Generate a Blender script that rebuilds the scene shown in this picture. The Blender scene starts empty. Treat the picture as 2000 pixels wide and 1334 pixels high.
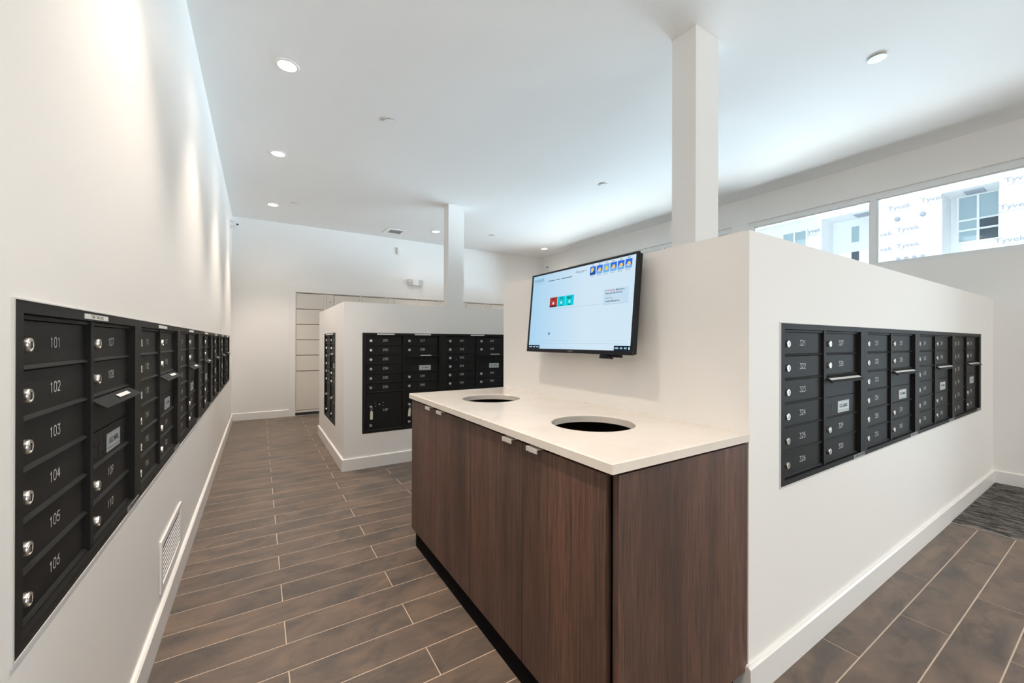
import bpy, bmesh, math, random
from mathutils import Matrix, Vector
random.seed(7)
PI = math.pi
S = bpy.context.scene
C = S.collection

# ------------------------------------------------------------------ camera, world, sun, big lights, exposure
HC, F_PX, YAW, PITCH, ROLL = 1.1613, 784.892, 0.5618, -0.0007, -0.0029
def camera():
    cd = bpy.data.cameras.new('camera'); cd.sensor_width = 36; cd.lens = 36*F_PX/2000
    cd.clip_start = .02; cd.clip_end = 200
    c, s = math.cos(YAW), math.sin(YAW)
    r0, f0, u0 = Vector((c, -s, 0)), Vector((s, c, 0)), Vector((0, 0, 1))
    f = f0*math.cos(PITCH)-u0*math.sin(PITCH); u = u0*math.cos(PITCH)+f0*math.sin(PITCH)
    x = r0*math.cos(ROLL)-u*math.sin(ROLL); y = r0*math.sin(ROLL)+u*math.cos(ROLL); z = -f
    o = bpy.data.objects.new('camera', cd); C.objects.link(o)
    o.matrix_world = Matrix(((x.x, y.x, z.x, 0), (x.y, y.y, z.y, 0), (x.z, y.z, z.z, HC), (0, 0, 0, 1)))
    S.camera = o
camera()
W = bpy.data.worlds.new('sky'); S.world = W; W.use_nodes = True
bg = W.node_tree.nodes['Background']; bg.inputs[0].default_value = (.74, .88, 1, 1); bg.inputs[1].default_value = .48
sd = bpy.data.lights.new('sun', 'SUN'); sd.energy = .8; sd.angle = .02; sd.color = (1, .97, .92)
so = bpy.data.objects.new('sun', sd); C.objects.link(so)
so.rotation_euler = Vector((.62, -.16, -.77)).to_track_quat('-Z', 'Y').to_euler()
def area(name, loc, dirn, sx, sy, energy, col, spread=180):
    ld = bpy.data.lights.new(name, 'AREA'); ld.shape = 'RECTANGLE'; ld.size = sx; ld.size_y = sy; ld.energy = energy; ld.color = col; ld.spread = math.radians(spread)
    o = bpy.data.objects.new(name, ld); C.objects.link(o); o.location = loc
    o.rotation_euler = Vector(dirn).to_track_quat('-Z', 'Y').to_euler(); return o
area('front_fill', (2.45, -3.62, 1.5), (0, 1, .05), 5.0, 2.5, 12, (1, .90, .81))  # added unseen lamp, fills the room from behind the camera
area('front_ceiling_fill', (2.45, -3.75, .45), (0, .75, .66), 5.0, 1.2, 27, (1, .91, .83))  # added lamp tilted up from outside, brightens the ceiling
area('street_side_fill', (8.6, 4.4, 1.55), (-1, .06, .10), 6.4, .8, 150, (.66, .84, 1), 110)  # added lamp below the sight line, for ceiling and upper left wall
area('back_wall_fill', (9.0, .9, 1.50), (-.76, .65, .11), 4.0, .5, 32, (.62, .82, 1), 90)  # added unseen lamp, brightens the upper back wall
area('window_ceiling_fill', (6.15, 4.3, 1.25), (-.55, 0, .83), 6.6, .8, 150, (.86, .94, 1))  # added unseen lamp, lifts the ceiling near the windows
area('entrance_daylight', (5.75, -1.0, 1.15), (-1, .12, -.04), 1.3, 2.0, 11, (.66, .83, 1))
area('partition_patch_fill', (6.6, -.75, 4.85), (-2, 1.4, -4), .9, .9, 210, (.76, .88, 1), 60)  # added unseen lamp, aimed to throw a cool patch on the right partition
area('ceiling_edge_fill', (5.80, 3.6, 1.42), (-.45, 0, .9), 6.8, .4, 50, (.88, .95, 1))  # added lamp under the sills, lights the ceiling edge by the window wall
area('high_fill', (7.4, 4.6, 4.3), (-1, .05, -.85), 6.4, 1.2, 400, (.60, .81, 1))  # added lamp above the view, cool fill for left wall and floor
S.view_settings.view_transform = 'Standard'; S.view_settings.look = 'None'
S.view_settings.exposure = 1.38; S.view_settings.gamma = 1; S.view_settings.use_curve_mapping = False
S.cycles.max_bounces = 10; S.cycles.diffuse_bounces = 6; S.cycles.transparent_max_bounces = 12
S.cycles.sample_clamp_indirect = 6; S.cycles.use_denoising = True
S.cycles.caustics_reflective = False; S.cycles.caustics_refractive = False
SPOT_W, GLOW_W, LENS_E = 45, 8, 4.0

# ------------------------------------------------------------------ measured room
XL, XR, YB, YF, ZC = -.3329, 5.19, 7.0788, -3.2, 2.9702       # left wall, window wall, back wall, front wall, ceiling
MW = .7906                                                   # width of one mailbox unit
BH, BT = .1074, .015                                         # baseboard

# ------------------------------------------------------------------ materials
def lin(r, g, b):
    f = lambda v: (v/255)/12.92 if v/255 <= .04045 else ((v/255+.055)/1.055)**2.4
    return (f(r), f(g), f(b), 1)
def mat(name, col, rough=.5, metal=0, emit=None, es=0, spec=.5, bump=None):
    m = bpy.data.materials.new(name); m.use_nodes = True; n = m.node_tree; b = n.nodes['Principled BSDF']
    b.inputs['Base Color'].default_value = col; b.inputs['Roughness'].default_value = rough; b.inputs['Metallic'].default_value = metal
    b.inputs['Specular IOR Level'].default_value = spec
    if emit: b.inputs['Emission Color'].default_value = emit; b.inputs['Emission Strength'].default_value = es
    if bump:
        sc, st, dist = bump
        g = n.nodes.new('ShaderNodeNewGeometry'); t = n.nodes.new('ShaderNodeTexNoise'); t.inputs['Scale'].default_value = sc; t.inputs['Detail'].default_value = 3
        bp = n.nodes.new('ShaderNodeBump'); bp.inputs['Strength'].default_value = st; bp.inputs['Distance'].default_value = dist
        n.links.new(g.outputs['Position'], t.inputs['Vector']); n.links.new(t.outputs['Fac'], bp.inputs['Height']); n.links.new(bp.outputs['Normal'], b.inputs['Normal'])
    return m
def flat(name, col, st=.385):
    m = bpy.data.materials.new(name); m.use_nodes = True; n = m.node_tree; n.nodes.clear()
    e = n.nodes.new('ShaderNodeEmission'); e.inputs[0].default_value = col; e.inputs[1].default_value = st
    o = n.nodes.new('ShaderNodeOutputMaterial'); n.links.new(e.outputs[0], o.inputs[0]); return m
def nmix(n, a, b, fac):
    x = n.nodes.new('ShaderNodeMix'); x.data_type = 'RGBA'
    for sock, v in ((x.inputs[0], fac), (x.inputs[6], a), (x.inputs[7], b)):
        if hasattr(v, 'links'): n.links.new(v, sock)
        else: sock.default_value = v
    return x.outputs[2]
def nramp(n, src, p0, p1):
    r = n.nodes.new('ShaderNodeMapRange'); r.inputs[1].default_value = p0; r.inputs[2].default_value = p1; n.links.new(src, r.inputs[0]); return r.outputs[0]
def noise(n, vec, scale, detail=4, rough=.55, dist=0):
    t = n.nodes.new('ShaderNodeTexNoise'); t.inputs['Scale'].default_value = scale; t.inputs['Detail'].default_value = detail
    t.inputs['Roughness'].default_value = rough; t.inputs['Distortion'].default_value = dist; n.links.new(vec, t.inputs['Vector']); return t.outputs['Fac']
def mapped(n, vec, scale, off=None):
    mp = n.nodes.new('ShaderNodeMapping'); mp.inputs['Scale'].default_value = scale; n.links.new(vec, mp.inputs['Vector'])
    if off is not None: n.links.new(off, mp.inputs['Location'])
    return mp.outputs[0]

M = {}
M['wall'] = mat('white_wall_paint', (.885, .865, .84, 1), .55, bump=(260, .05, .002))
M['ceil'] = mat('white_ceiling_paint', (.88, .87, .86, 1), .7, bump=(220, .04, .002))
M['trim'] = mat('white_trim_enamel', (.87, .85, .83, 1), .3)
M['black'] = mat('black_powder_coat', (.0145, .0140, .0133, 1), .55, spec=.22, bump=(900, .08, .0006))
M['blackin'] = mat('black_housing_interior', (.008, .008, .009, 1), .7)
M['chrome'] = mat('chrome_lock', (.88, .86, .82, 1), .28, 1)
M['slot'] = mat('dark_slot', (.006, .006, .006, 1), .6)
M['engrave'] = mat('silver_engraving', (.78, .78, .77, 1), .45)
M['paper'] = mat('white_label_paper_and_glare', (.78, .77, .74, 1), .6)
M['ink'] = mat('dark_ink', (.03, .03, .035, 1), .6)
M['plate'] = mat('silver_maker_plate', (.32, .32, .33, 1), .4, .3)
M['usmail'] = mat('pale_mail_sticker', (.60, .62, .63, 1), .45)
M['usink'] = mat('slate_sticker_ink', (.06, .09, .12, 1), .5)
M['locker'] = mat('cream_locker_paint', (.74, .69, .625, 1), .45)
M['lockgap'] = mat('locker_shadow_gap', (.10, .088, .078, 1), .8)
M['plinth'] = mat('dark_plinth', (.03, .033, .036, 1), .5)
M['kick'] = mat('black_kick_and_notch_shade', (.003, .003, .004, 1), .8, spec=.1)
M['handle'] = mat('brushed_nickel', (.72, .68, .63, 1), .38, .25)
M['bezel'] = mat('black_tv_plastic', (.006, .008, .012, 1), .3, spec=.3)
M['bin'] = mat('black_bin_plastic', (.005, .006, .009, 1), .5)
M['grout'] = mat('beige_grout', (.62, .49, .38, 1), .85, bump=(400, .2, .001))
M['lens'] = mat('lit_lens', (1, .95, .88, 1), .5, emit=(1, .93, .84, 1), es=LENS_E)
M['alu'] = mat('white_window_vinyl', (.84, .85, .85, 1), .35)
M['edge'] = mat('metal_mat_edge', (.62, .62, .60, 1), .35, .7)
M['grille'] = mat('grey_grille', (.30, .30, .29, 1), .6)
M['caulk'] = mat('pale_caulk', (.66, .65, .64, 1), .6)
M['keytag'] = mat('yellow_key_tag', (.74, .70, .50, 1), .5)
M['camwhite'] = mat('white_camera_plastic', (.80, .80, .80, 1), .35)
M['asphalt'] = mat('pale_concrete_ground', (.55, .54, .52, 1), .9, bump=(6, .2, .01))
M['wrap'] = mat('white_house_wrap', (.86, .87, .88, 1), .6)
M['wrapink'] = mat('grey_wrap_print', (.36, .39, .45, 1), .6)
M['extglass'] = mat('pale_house_glass', (.36, .46, .50, 1), .1)
M['extdark'] = mat('dark_house_opening', (.05, .07, .09, 1), .3)
M['wfr'] = mat('house_window_vinyl', (.82, .82, .80, 1), .4)

def glass_mat():
    m = bpy.data.materials.new('clear_window_glass'); m.use_nodes = True; n = m.node_tree; n.nodes.clear()
    t = n.nodes.new('ShaderNodeBsdfTransparent'); t.inputs[0].default_value = (.96, .985, .98, 1)
    g = n.nodes.new('ShaderNodeBsdfGlossy'); g.inputs['Roughness'].default_value = .02
    fr = n.nodes.new('ShaderNodeFresnel'); fr.inputs[0].default_value = 1.35
    mx = n.nodes.new('ShaderNodeMixShader'); o = n.nodes.new('ShaderNodeOutputMaterial')
    n.links.new(fr.outputs[0], mx.inputs[0]); n.links.new(t.outputs[0], mx.inputs[1]); n.links.new(g.outputs[0], mx.inputs[2]); n.links.new(mx.outputs[0], o.inputs[0])
    return m
M['glass'] = glass_mat()

def tile_mat():
    m = mat('brown_plank_tile', (.1, .08, .06, 1), .38); n = m.node_tree; b = n.nodes['Principled BSDF']
    g = n.nodes.new('ShaderNodeNewGeometry'); oi = n.nodes.new('ShaderNodeObjectInfo')
    vm = n.nodes.new('ShaderNodeVectorMath'); vm.operation = 'SCALE'; n.links.new(oi.outputs['Location'], vm.inputs[0]); vm.inputs['Scale'].default_value = 7.3
    va = n.nodes.new('ShaderNodeVectorMath'); va.operation = 'ADD'; n.links.new(g.outputs['Position'], va.inputs[0]); n.links.new(vm.outputs[0], va.inputs[1])
    P = va.outputs[0]
    cl = noise(n, mapped(n, P, (1, 2.2, 1)), 3.2, 5, .6, .6)
    wv = n.nodes.new('ShaderNodeTexWave'); wv.inputs['Scale'].default_value = 90; wv.inputs['Distortion'].default_value = 9; wv.inputs['Detail'].default_value = 2; wv.inputs['Detail Scale'].default_value = .35
    n.links.new(mapped(n, P, (.5, 1, 1)), wv.inputs['Vector'])
    fine = noise(n, mapped(n, P, (1, 3, 1)), 90, 3)
    c1 = nmix(n, (.085, .069, .060, 1), (.215, .150, .108, 1), nramp(n, cl, .34, .72))
    c2 = nmix(n, c1, (.056, .050, .047, 1), nramp(n, noise(n, mapped(n, P, (1, 1.6, 1)), 5.5, 4, .6, 1.0), .52, .78))
    mul = n.nodes.new('ShaderNodeMath'); mul.operation = 'MULTIPLY'; mul.inputs[1].default_value = .10; n.links.new(wv.outputs['Fac'], mul.inputs[0])
    c3 = nmix(n, c2, (.20, .155, .12, 1), mul.outputs[0])
    n.links.new(c3, b.inputs['Base Color'])
    n.links.new(nramp(n, fine, -1.0, 1.6), b.inputs['Roughness'])
    rr = n.nodes.new('ShaderNodeMapRange'); rr.inputs[3].default_value = .34; rr.inputs[4].default_value = .50; n.links.new(fine, rr.inputs[0]); n.links.new(rr.outputs[0], b.inputs['Roughness'])
    bp = n.nodes.new('ShaderNodeBump'); bp.inputs['Strength'].default_value = .10; bp.inputs['Distance'].default_value = .002
    n.links.new(wv.outputs['Fac'], bp.inputs['Height']); n.links.new(bp.outputs[0], b.inputs['Normal'])
    return m
M['tile'] = tile_mat()

def wood_mat():
    m = mat('dark_walnut_laminate', (.1, .06, .04, 1), .42); n = m.node_tree; b = n.nodes['Principled BSDF']
    g = n.nodes.new('ShaderNodeNewGeometry'); P = g.outputs['Position']
    big = noise(n, mapped(n, P, (1, 1, .10)), 7.5, 4, .55, .35)
    mid = noise(n, mapped(n, P, (1, 1, .03)), 60, 4, .6)
    fin = noise(n, mapped(n, P, (1, 1, .022)), 300, 2, .75)
    c = nmix(n, (.075, .040, .030, 1), (.185, .092, .063, 1), nramp(n, big, .33, .68))
    c = nmix(n, c, (.060, .043, .035, 1), nramp(n, mid, .50, .80))
    f2 = n.nodes.new('ShaderNodeMath'); f2.operation = 'MULTIPLY'; f2.inputs[1].default_value = .72; n.links.new(nramp(n, fin, .45, .66), f2.inputs[0])
    c = nmix(n, c, (.024, .016, .014, 1), f2.outputs[0])
    n.links.new(c, b.inputs['Base Color'])
    bp = n.nodes.new('ShaderNodeBump'); bp.inputs['Strength'].default_value = .12; bp.inputs['Distance'].default_value = .0008
    n.links.new(fin, bp.inputs['Height']); n.links.new(bp.outputs[0], b.inputs['Normal'])
    return m
M['wood'] = wood_mat()

def quartz_mat():
    m = mat('cream_quartz', (.8, .75, .69, 1), .16); n = m.node_tree; b = n.nodes['Principled BSDF']
    g = n.nodes.new('ShaderNodeNewGeometry'); P = g.outputs['Position']
    v = noise(n, P, 3.1, 6, .62, 1.4)
    ab = n.nodes.new('ShaderNodeMath'); ab.operation = 'SUBTRACT'; ab.inputs[1].default_value = .5; n.links.new(v, ab.inputs[0])
    a2 = n.nodes.new('ShaderNodeMath'); a2.operation = 'ABSOLUTE'; n.links.new(ab.outputs[0], a2.inputs[0])
    vein = nramp(n, a2.outputs[0], .014, .0)
    ms = n.nodes.new('ShaderNodeMath'); ms.operation = 'MULTIPLY'; n.links.new(vein, ms.inputs[0]); n.links.new(nramp(n, noise(n, P, 2.3, 2), .52, .72), ms.inputs[1])
    mm = n.nodes.new('ShaderNodeMath'); mm.operation = 'MULTIPLY'; mm.inputs[1].default_value = .55; n.links.new(ms.outputs[0], mm.inputs[0])
    c = nmix(n, (.83, .765, .695, 1), (.76, .69, .62, 1), nramp(n, noise(n, P, 6, 4), .4, .8))
    c = nmix(n, c, (.45, .38, .32, 1), mm.outputs[0]); n.links.new(c, b.inputs['Base Color'])
    return m
M['quartz'] = quartz_mat()

def carpet_mat():
    m = mat('charcoal_ribbed_carpet', (.03, .03, .03, 1), .95); n = m.node_tree; b = n.nodes['Principled BSDF']
    g = n.nodes.new('ShaderNodeNewGeometry'); P = g.outputs['Position']
    v = noise(n, mapped(n, P, (1, .10, 1)), 95, 3, .75)
    c = nmix(n, (.020, .020, .021, 1), (.30, .275, .25, 1), nramp(n, v, .44, .70)); n.links.new(c, b.inputs['Base Color'])
    return m
M['carpet'] = carpet_mat()

SC = {k: flat('screen_'+k, lin(*v), .385) for k, v in dict(
    navy=(20, 40, 52), ink=(52, 70, 84), teal=(60, 120, 128), red=(176, 62, 62), reddark=(110, 44, 60), cyan=(20, 205, 215), white=(236, 246, 250), black=(40, 34, 40),
    sky=(52, 110, 222), skydeep=(38, 84, 160), sun=(238, 205, 96), cloud=(120, 180, 235), pale=(196, 222, 240), line=(158, 186, 206), redtext=(200, 90, 105), arrow=(50, 120, 170)).items()}
def screen_mat():
    m = bpy.data.materials.new('screen_pale_blue'); m.use_nodes = True; n = m.node_tree; n.nodes.clear()
    tc = n.nodes.new('ShaderNodeTexCoord'); sp = n.nodes.new('ShaderNodeSeparateXYZ'); n.links.new(tc.outputs['Object'], sp.inputs[0])
    fx = nramp(n, sp.outputs[0], 0, .45)
    c = nmix(n, lin(170, 212, 240), lin(210, 231, 246), fx)
    e = n.nodes.new('ShaderNodeEmission'); n.links.new(c, e.inputs[0]); e.inputs[1].default_value = .385
    o = n.nodes.new('ShaderNodeOutputMaterial'); n.links.new(e.outputs[0], o.inputs[0]); return m
M['screen'] = screen_mat()

# ------------------------------------------------------------------ mesh helpers
class MB:
    def __init__(s): s.v = []; s.f = []; s.m = []; s.mats = []; s.cur = 0
    def use(s, m):
        if m not in s.mats: s.mats.append(m)
        s.cur = s.mats.index(m); return s
    def poly(s, pts):
        i = len(s.v); s.v += [tuple(p) for p in pts]; s.f.append(tuple(range(i, i+len(pts)))); s.m.append(s.cur)
    def box(s, x0, x1, y0, y1, z0, z1):
        i = len(s.v); s.v += [(x, y, z) for x in (x0, x1) for y in (y0, y1) for z in (z0, z1)]
        for f in ((0, 1, 3, 2), (4, 6, 7, 5), (0, 4, 5, 1), (2, 3, 7, 6), (0, 2, 6, 4), (1, 5, 7, 3)):
            s.f.append(tuple(i+k for k in f)); s.m.append(s.cur)
        return s
    def prism(s, pts, axis, a, b):
        """extrude a closed 2D outline along axis: 'x' pts=(y,z), 'y' pts=(x,z), 'z' pts=(x,y)"""
        def P(p, t): return {'x': (t, p[0], p[1]), 'y': (p[0], t, p[1]), 'z': (p[0], p[1], t)}[axis]
        i = len(s.v); n = len(pts); s.v += [P(p, a) for p in pts]+[P(p, b) for p in pts]
        s.f.append(tuple(range(i, i+n))); s.m.append(s.cur); s.f.append(tuple(range(i+n, i+2*n))[::-1]); s.m.append(s.cur)
        for k in range(n): s.f.append((i+k, i+n+k, i+n+(k+1) % n, i+(k+1) % n)); s.m.append(s.cur)
        return s
    def lathe(s, prof, seg=20, axis='z', o=(0, 0, 0), caps=True):
        """prof = list of (radius, height) revolved about axis through o"""
        def P(r, h, a):
            c, d = r*math.cos(a), r*math.sin(a)
            q = {'z': (c, d, h), 'y': (c, h, d), 'x': (h, c, d)}[axis]; return (q[0]+o[0], q[1]+o[1], q[2]+o[2])
        i = len(s.v)
        for r, h in prof: s.v += [P(r, h, 2*PI*k/seg) for k in range(seg)]
        for j in range(len(prof)-1):
            for k in range(seg):
                a, b = i+j*seg+k, i+j*seg+(k+1) % seg; s.f.append((a, b, b+seg, a+seg)); s.m.append(s.cur)
        if caps:
            s.f.append(tuple(range(i, i+seg))[::-1]); s.m.append(s.cur)
            q = i+(len(prof)-1)*seg; s.f.append(tuple(range(q, q+seg))); s.m.append(s.cur)
        return s
    def disc(s, cx, cz, r, y, seg=14, rz=None):
        s.poly([(cx+r*math.cos(-2*PI*k/seg), y, cz+(rz or r)*math.sin(-2*PI*k/seg)) for k in range(seg)]); return s
    def rect(s, x0, x1, z0, z1, y): s.poly([(x0, y, z0), (x1, y, z0), (x1, y, z1), (x0, y, z1)]); return s
    def mesh(s, name, sharp=35):
        me = bpy.data.meshes.new(name); me.from_pydata(s.v, [], s.f)
        for m in s.mats: me.materials.append(m)
        me.polygons.foreach_set('material_index', s.m)
        bm = bmesh.new(); bm.from_mesh(me)
        bmesh.ops.recalc_face_normals(bm, faces=bm.faces); bm.to_mesh(me); bm.free()
        me.polygons.foreach_set('use_smooth', [True]*len(me.polygons)); me.set_sharp_from_angle(angle=math.radians(sharp))
        return me

def link(name, me, parent=None, loc=None):
    o = bpy.data.objects.new(name, me); C.objects.link(o)
    if parent: o.parent = parent
    if loc: o.location = loc
    return o
def tag(o, label, cat, group=None):
    o['label'] = label; o['category'] = cat
    if group: o['group'] = group
    return o
def thing(name, label, cat, loc=(0, 0, 0), rz=0, group=None):
    o = bpy.data.objects.new(name, None); o.empty_display_size = .05; C.objects.link(o)
    o.location = loc; o.rotation_euler = (0, 0, rz); return tag(o, label, cat, group)
def struct(name, mb, parent=None):
    o = link(name, mb.mesh(name), parent)
    if not parent: o['kind'] = 'structure'
    return o
def bevel(o, w, seg=2, ang=40):
    b = o.modifiers.new('bevel', 'BEVEL'); b.width = w; b.segments = seg; b.limit_method = 'ANGLE'; b.angle_limit = math.radians(ang); b.harden_normals = False; return o
def text_mb(txt, size, mt, align='CENTER', sx=1.0, bold=0):
    cu = bpy.data.curves.new('t', 'FONT'); cu.body = txt; cu.size = size; cu.align_x = align; cu.align_y = 'CENTER'; cu.resolution_u = 2; cu.offset = bold
    o = bpy.data.objects.new('t', cu); C.objects.link(o)
    dg = bpy.context.evaluated_depsgraph_get(); dg.update()
    me = bpy.data.meshes.new_from_object(o.evaluated_get(dg))
    bpy.data.objects.remove(o); bpy.data.curves.remove(cu)
    for v in me.vertices: v.co = (v.co.x*sx, 0, v.co.y)
    me.materials.clear(); me.materials.append(mt); return me

GLY = {'0': [[(0, .2), (0, .8), (.15, 1), (.45, 1), (.6, .8), (.6, .2), (.45, 0), (.15, 0), (0, .2)]],
 '1': [[(.12, .8), (.32, 1), (.32, 0)]], '2': [[(0, .8), (.15, 1), (.45, 1), (.6, .8), (.6, .6), (0, 0), (.6, 0)]],
 '3': [[(0, 1), (.6, 1), (.28, .6), (.48, .55), (.6, .4), (.6, .18), (.45, 0), (.15, 0), (0, .15)]],
 '4': [[(.45, 0), (.45, 1), (0, .3), (.62, .3)]], '5': [[(.58, 1), (.06, 1), (0, .55), (.4, .6), (.6, .42), (.6, .18), (.45, 0), (.15, 0), (0, .15)]],
 '6': [[(.5, 1), (.1, .6), (0, .35), (0, .2), (.15, 0), (.45, 0), (.6, .2), (.6, .38), (.45, .56), (.15, .56), (0, .38)]],
 '7': [[(0, 1), (.6, 1), (.2, 0)]], '8': [[(.15, .54), (.02, .7), (.02, .84), (.16, 1), (.44, 1), (.58, .84), (.58, .7), (.45, .54), (.15, .54), (0, .36), (0, .16), (.15, 0), (.45, 0), (.6, .16), (.6, .36), (.45, .54)]],
 '9': [[(.1, 0), (.5, .4), (.6, .65), (.6, .8), (.45, 1), (.15, 1), (0, .8), (0, .62), (.15, .44), (.45, .44), (.6, .62)]],
 'P': [[(0, 0), (0, 1), (.42, 1), (.6, .86), (.6, .64), (.42, .5), (0, .5)]]}
NUMCACHE = {}
def number_mesh(txt, h=.0195, w=.0024):
    if txt in NUMCACHE: return NUMCACHE[txt]
    mb = MB().use(M['engrave']); adv = .88*h; x0 = -(len(txt)*adv-.28*h)/2
    for i, ch in enumerate(txt):
        for pl in GLY[ch]:
            P = [(x0+i*adv+a*h, (b-.5)*h) for a, b in pl]
            for (ax, az), (bx, bz) in zip(P, P[1:]):
                L = math.hypot(bx-ax, bz-az); dx, dz = (bx-ax)/L*w/2, (bz-az)/L*w/2
                a = (ax-dx*.6, az-dz*.6); b = (bx+dx*.6, bz+dz*.6); nx, nz = -dz, dx
                mb.poly([(a[0]+nx, 0, a[1]+nz), (a[0]-nx, 0, a[1]-nz), (b[0]-nx, 0, b[1]-nz), (b[0]+nx, 0, b[1]+nz)])
    me = mb.mesh('number'); NUMCACHE[txt] = me; return me

# ------------------------------------------------------------------ structure: floor with plank tiles
ISL1 = (1.3589, XR, .7004, 2.262)       # near island shell x0 x1 y0 y1
ISL2 = (.6405, 4.36, 3.835, 5.549)
def proj(x, y, z=0):
    c, s = math.cos(YAW), math.sin(YAW); r = x*c-y*s; d = x*s+y*c
    return (1000+F_PX*r/d, 667-F_PX*(z-HC)/d, d) if d > .05 else (9e9, 9e9, d)
def build_floor():
    mb = MB().use(M['grout']); mb.box(XL-.1, XR+.1, YF-.3, YB+.1, -.15, -.0012)
    fl = struct('floor', mb)
    PW, PL, J = .14915, .894, .0033
    Y0 = .4215
    tiles = []
    k0 = math.floor((YF-Y0)/PW)
    for k in range(k0, 54):
        ya, yb = Y0+k*PW, Y0+(k+1)*PW
        off = .092 if k % 2 else .54
        for n in range(-2, 8):
            xa, xb = off+(n-1)*PL, off+n*PL
            tiles.append((xa, xb, ya, yb))
    out = []
    def clip(t, r): return not (t[1] <= r[0] or t[0] >= r[1] or t[3] <= r[2] or t[2] >= r[3])
    MATR = (3.792, XR, -1.9, .6854)
    for xa, xb, ya, yb in tiles:
        x0, x1, y0, y1 = max(xa+J/2, XL+.004), min(xb-J/2, XR-.004), max(ya+J/2, YF+.004), min(yb-J/2, YB-.004)
        if x1-x0 < .02 or y1-y0 < .01: continue
        pieces = [(x0, x1, y0, y1)]
        for R in (ISL1, ISL2, MATR, (.81, 1.36, .78, 2.20)):
            m = .06 if R is not MATR else .003
            q = []
            for p in pieces:
                r = (R[0]+m, R[1]-(0 if R[1] >= XR else m), R[2]+m, R[3]-m)
                if R is MATR: r = (R[0]-m, R[1]+1, R[2]-m, R[3]+m)
                if not clip(p, r): q.append(p); continue
                if p[0] < r[0]: q.append((p[0], r[0], p[2], p[3]))
                if p[1] > r[1]: q.append((r[1], p[1], p[2], p[3]))
                a, b = max(p[0], r[0]), min(p[1], r[1])
                if p[2] < r[2]: q.append((a, b, p[2], r[2]))
                if p[3] > r[3]: q.append((a, b, r[3], p[3]))
            pieces = [p for p in q if p[1]-p[0] > .015 and p[3]-p[2] > .008]
        for p in pieces:
            pts = [proj(x, y) for x in (p[0], (p[0]+p[1])/2, p[1]) for y in (p[2], p[3])]
            vis = any(-5 < a < 2005 and b < 1340 and d > .3 for a, b, d in pts)
            if vis and p[0] > 1.0 and p[2] > 2.2: vis = p[3] < 3.9 and p[0] < 1.6
            hh = F_PX*(p[3]-p[2])*HC/max(.3, pts[2][2])**2
            out.append((vis and hh > 2.2, hh, p))
    out.sort(key=lambda t: (-t[0], -t[1]))
    cache = {}; rest = MB().use(M['tile'])
    def add(mb, x0, x1, y0, y1, cx=0, cy=0):
        e = .0014; z0, z1 = -.010, 0
        lo = [(x0-cx, y0-cy), (x1-cx, y0-cy), (x1-cx, y1-cy), (x0-cx, y1-cy)]
        hi = [(x0+e-cx, y0+e-cy), (x1-e-cx, y0+e-cy), (x1-e-cx, y1-e-cy), (x0+e-cx, y1-e-cy)]
        i = len(mb.v); mb.v += [(a, b, z0) for a, b in lo]+[(a, b, z1-e) for a, b in lo]+[(a, b, z1) for a, b in hi]
        fs = [(i+8, i+9, i+10, i+11)]
        for j in (0, 4):
            for q in range(4): fs.append((i+j+q, i+j+(q+1) % 4, i+j+4+(q+1) % 4, i+j+4+q))
        mb.f += fs; mb.m += [mb.cur]*len(fs)
    cnt = 0
    for vis, hh, (x0, x1, y0, y1) in out:
        if vis and cnt < 290:
            cx, cy = (x0+x1)/2, (y0+y1)/2; key = (round(x1-x0, 4), round(y1-y0, 4))
            if key not in cache:
                mb = MB().use(M['tile']); add(mb, x0, x1, y0, y1, cx, cy); cache[key] = mb.mesh('tile', 20)
            link('tile', cache[key], fl, (cx, cy, 0)); cnt += 1
        else: add(rest, x0, x1, y0, y1)
    o = link('distant_tiles', rest.mesh('distant_tiles', 20), fl); o['kind'] = 'stuff'
build_floor()

def wall_open(mb, axis, t0, t1, a0, a1, z0, z1, holes):
    """wall slab with rectangular holes; axis 'x' = slab normal along x; holes sorted along a: (a0,a1,z0,z1)"""
    def bx(p, q, r, s):
        if q-p < 1e-5 or s-r < 1e-5: return
        mb.box(t0, t1, p, q, r, s) if axis == 'x' else mb.box(p, q, t0, t1, r, s)
    cur = a0
    for h in sorted(holes):
        bx(cur, h[0], z0, z1); bx(h[0], h[1], z0, h[2]); bx(h[0], h[1], h[3], z1); cur = h[1]
    bx(cur, a1, z0, z1)
    return mb

# mailbox rows: left wall, near island (right), far island front, far island side
LY0, LZ0, LN = .9694, .6431, 7
RX0, RZ0, RN = 1.5678, .6460, 4
BX0, BZ0, BN = .7991, .3136, 2
SY0, SZ0 = 5.092, .3200
UH, PH = .5850, .9268
LH = (LY0+.004, LY0+LN*MW-.004, LZ0+.004, LZ0+UH-.004)
struct('wall_left', wall_open(MB().use(M['wall']), 'x', XL-.5, XL, YF-.3, YB+.3, -.1, ZC, [LH]))
LKX0, LKX1, LKZ1 = .478, 4.375, 1.926
struct('wall_back', wall_open(MB().use(M['wall']), 'y', YB, YB+.5, XL, XR+.3, -.1, ZC, [(LKX0, LKX1, -.0, LKZ1)]))
WZ0, WZ1 = 1.922, 2.655
DY0, DY1 = -1.70, -.28
W1, W2 = (-.26, 2.702), (2.905, 6.15)  # hidden far end of the second window lengthened to admit more light
wr = struct('wall_right', wall_open(MB().use(M['wall']), 'x', XR, XR+.22, YF-.3, YB, -.1, ZC, [(DY0, DY1, .0, 2.12), (W1[0], W1[1], WZ0, WZ1), (W2[0], W2[1], WZ0, WZ1)]))
FX0, FX1, FZ0, FZ1 = .1, 4.8, .12, 2.72
struct('wall_front', wall_open(MB().use(M['wall']), 'y', YF-.2, YF, XL, XR, -.1, ZC, [(FX0, FX1, FZ0, FZ1)]))
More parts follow.
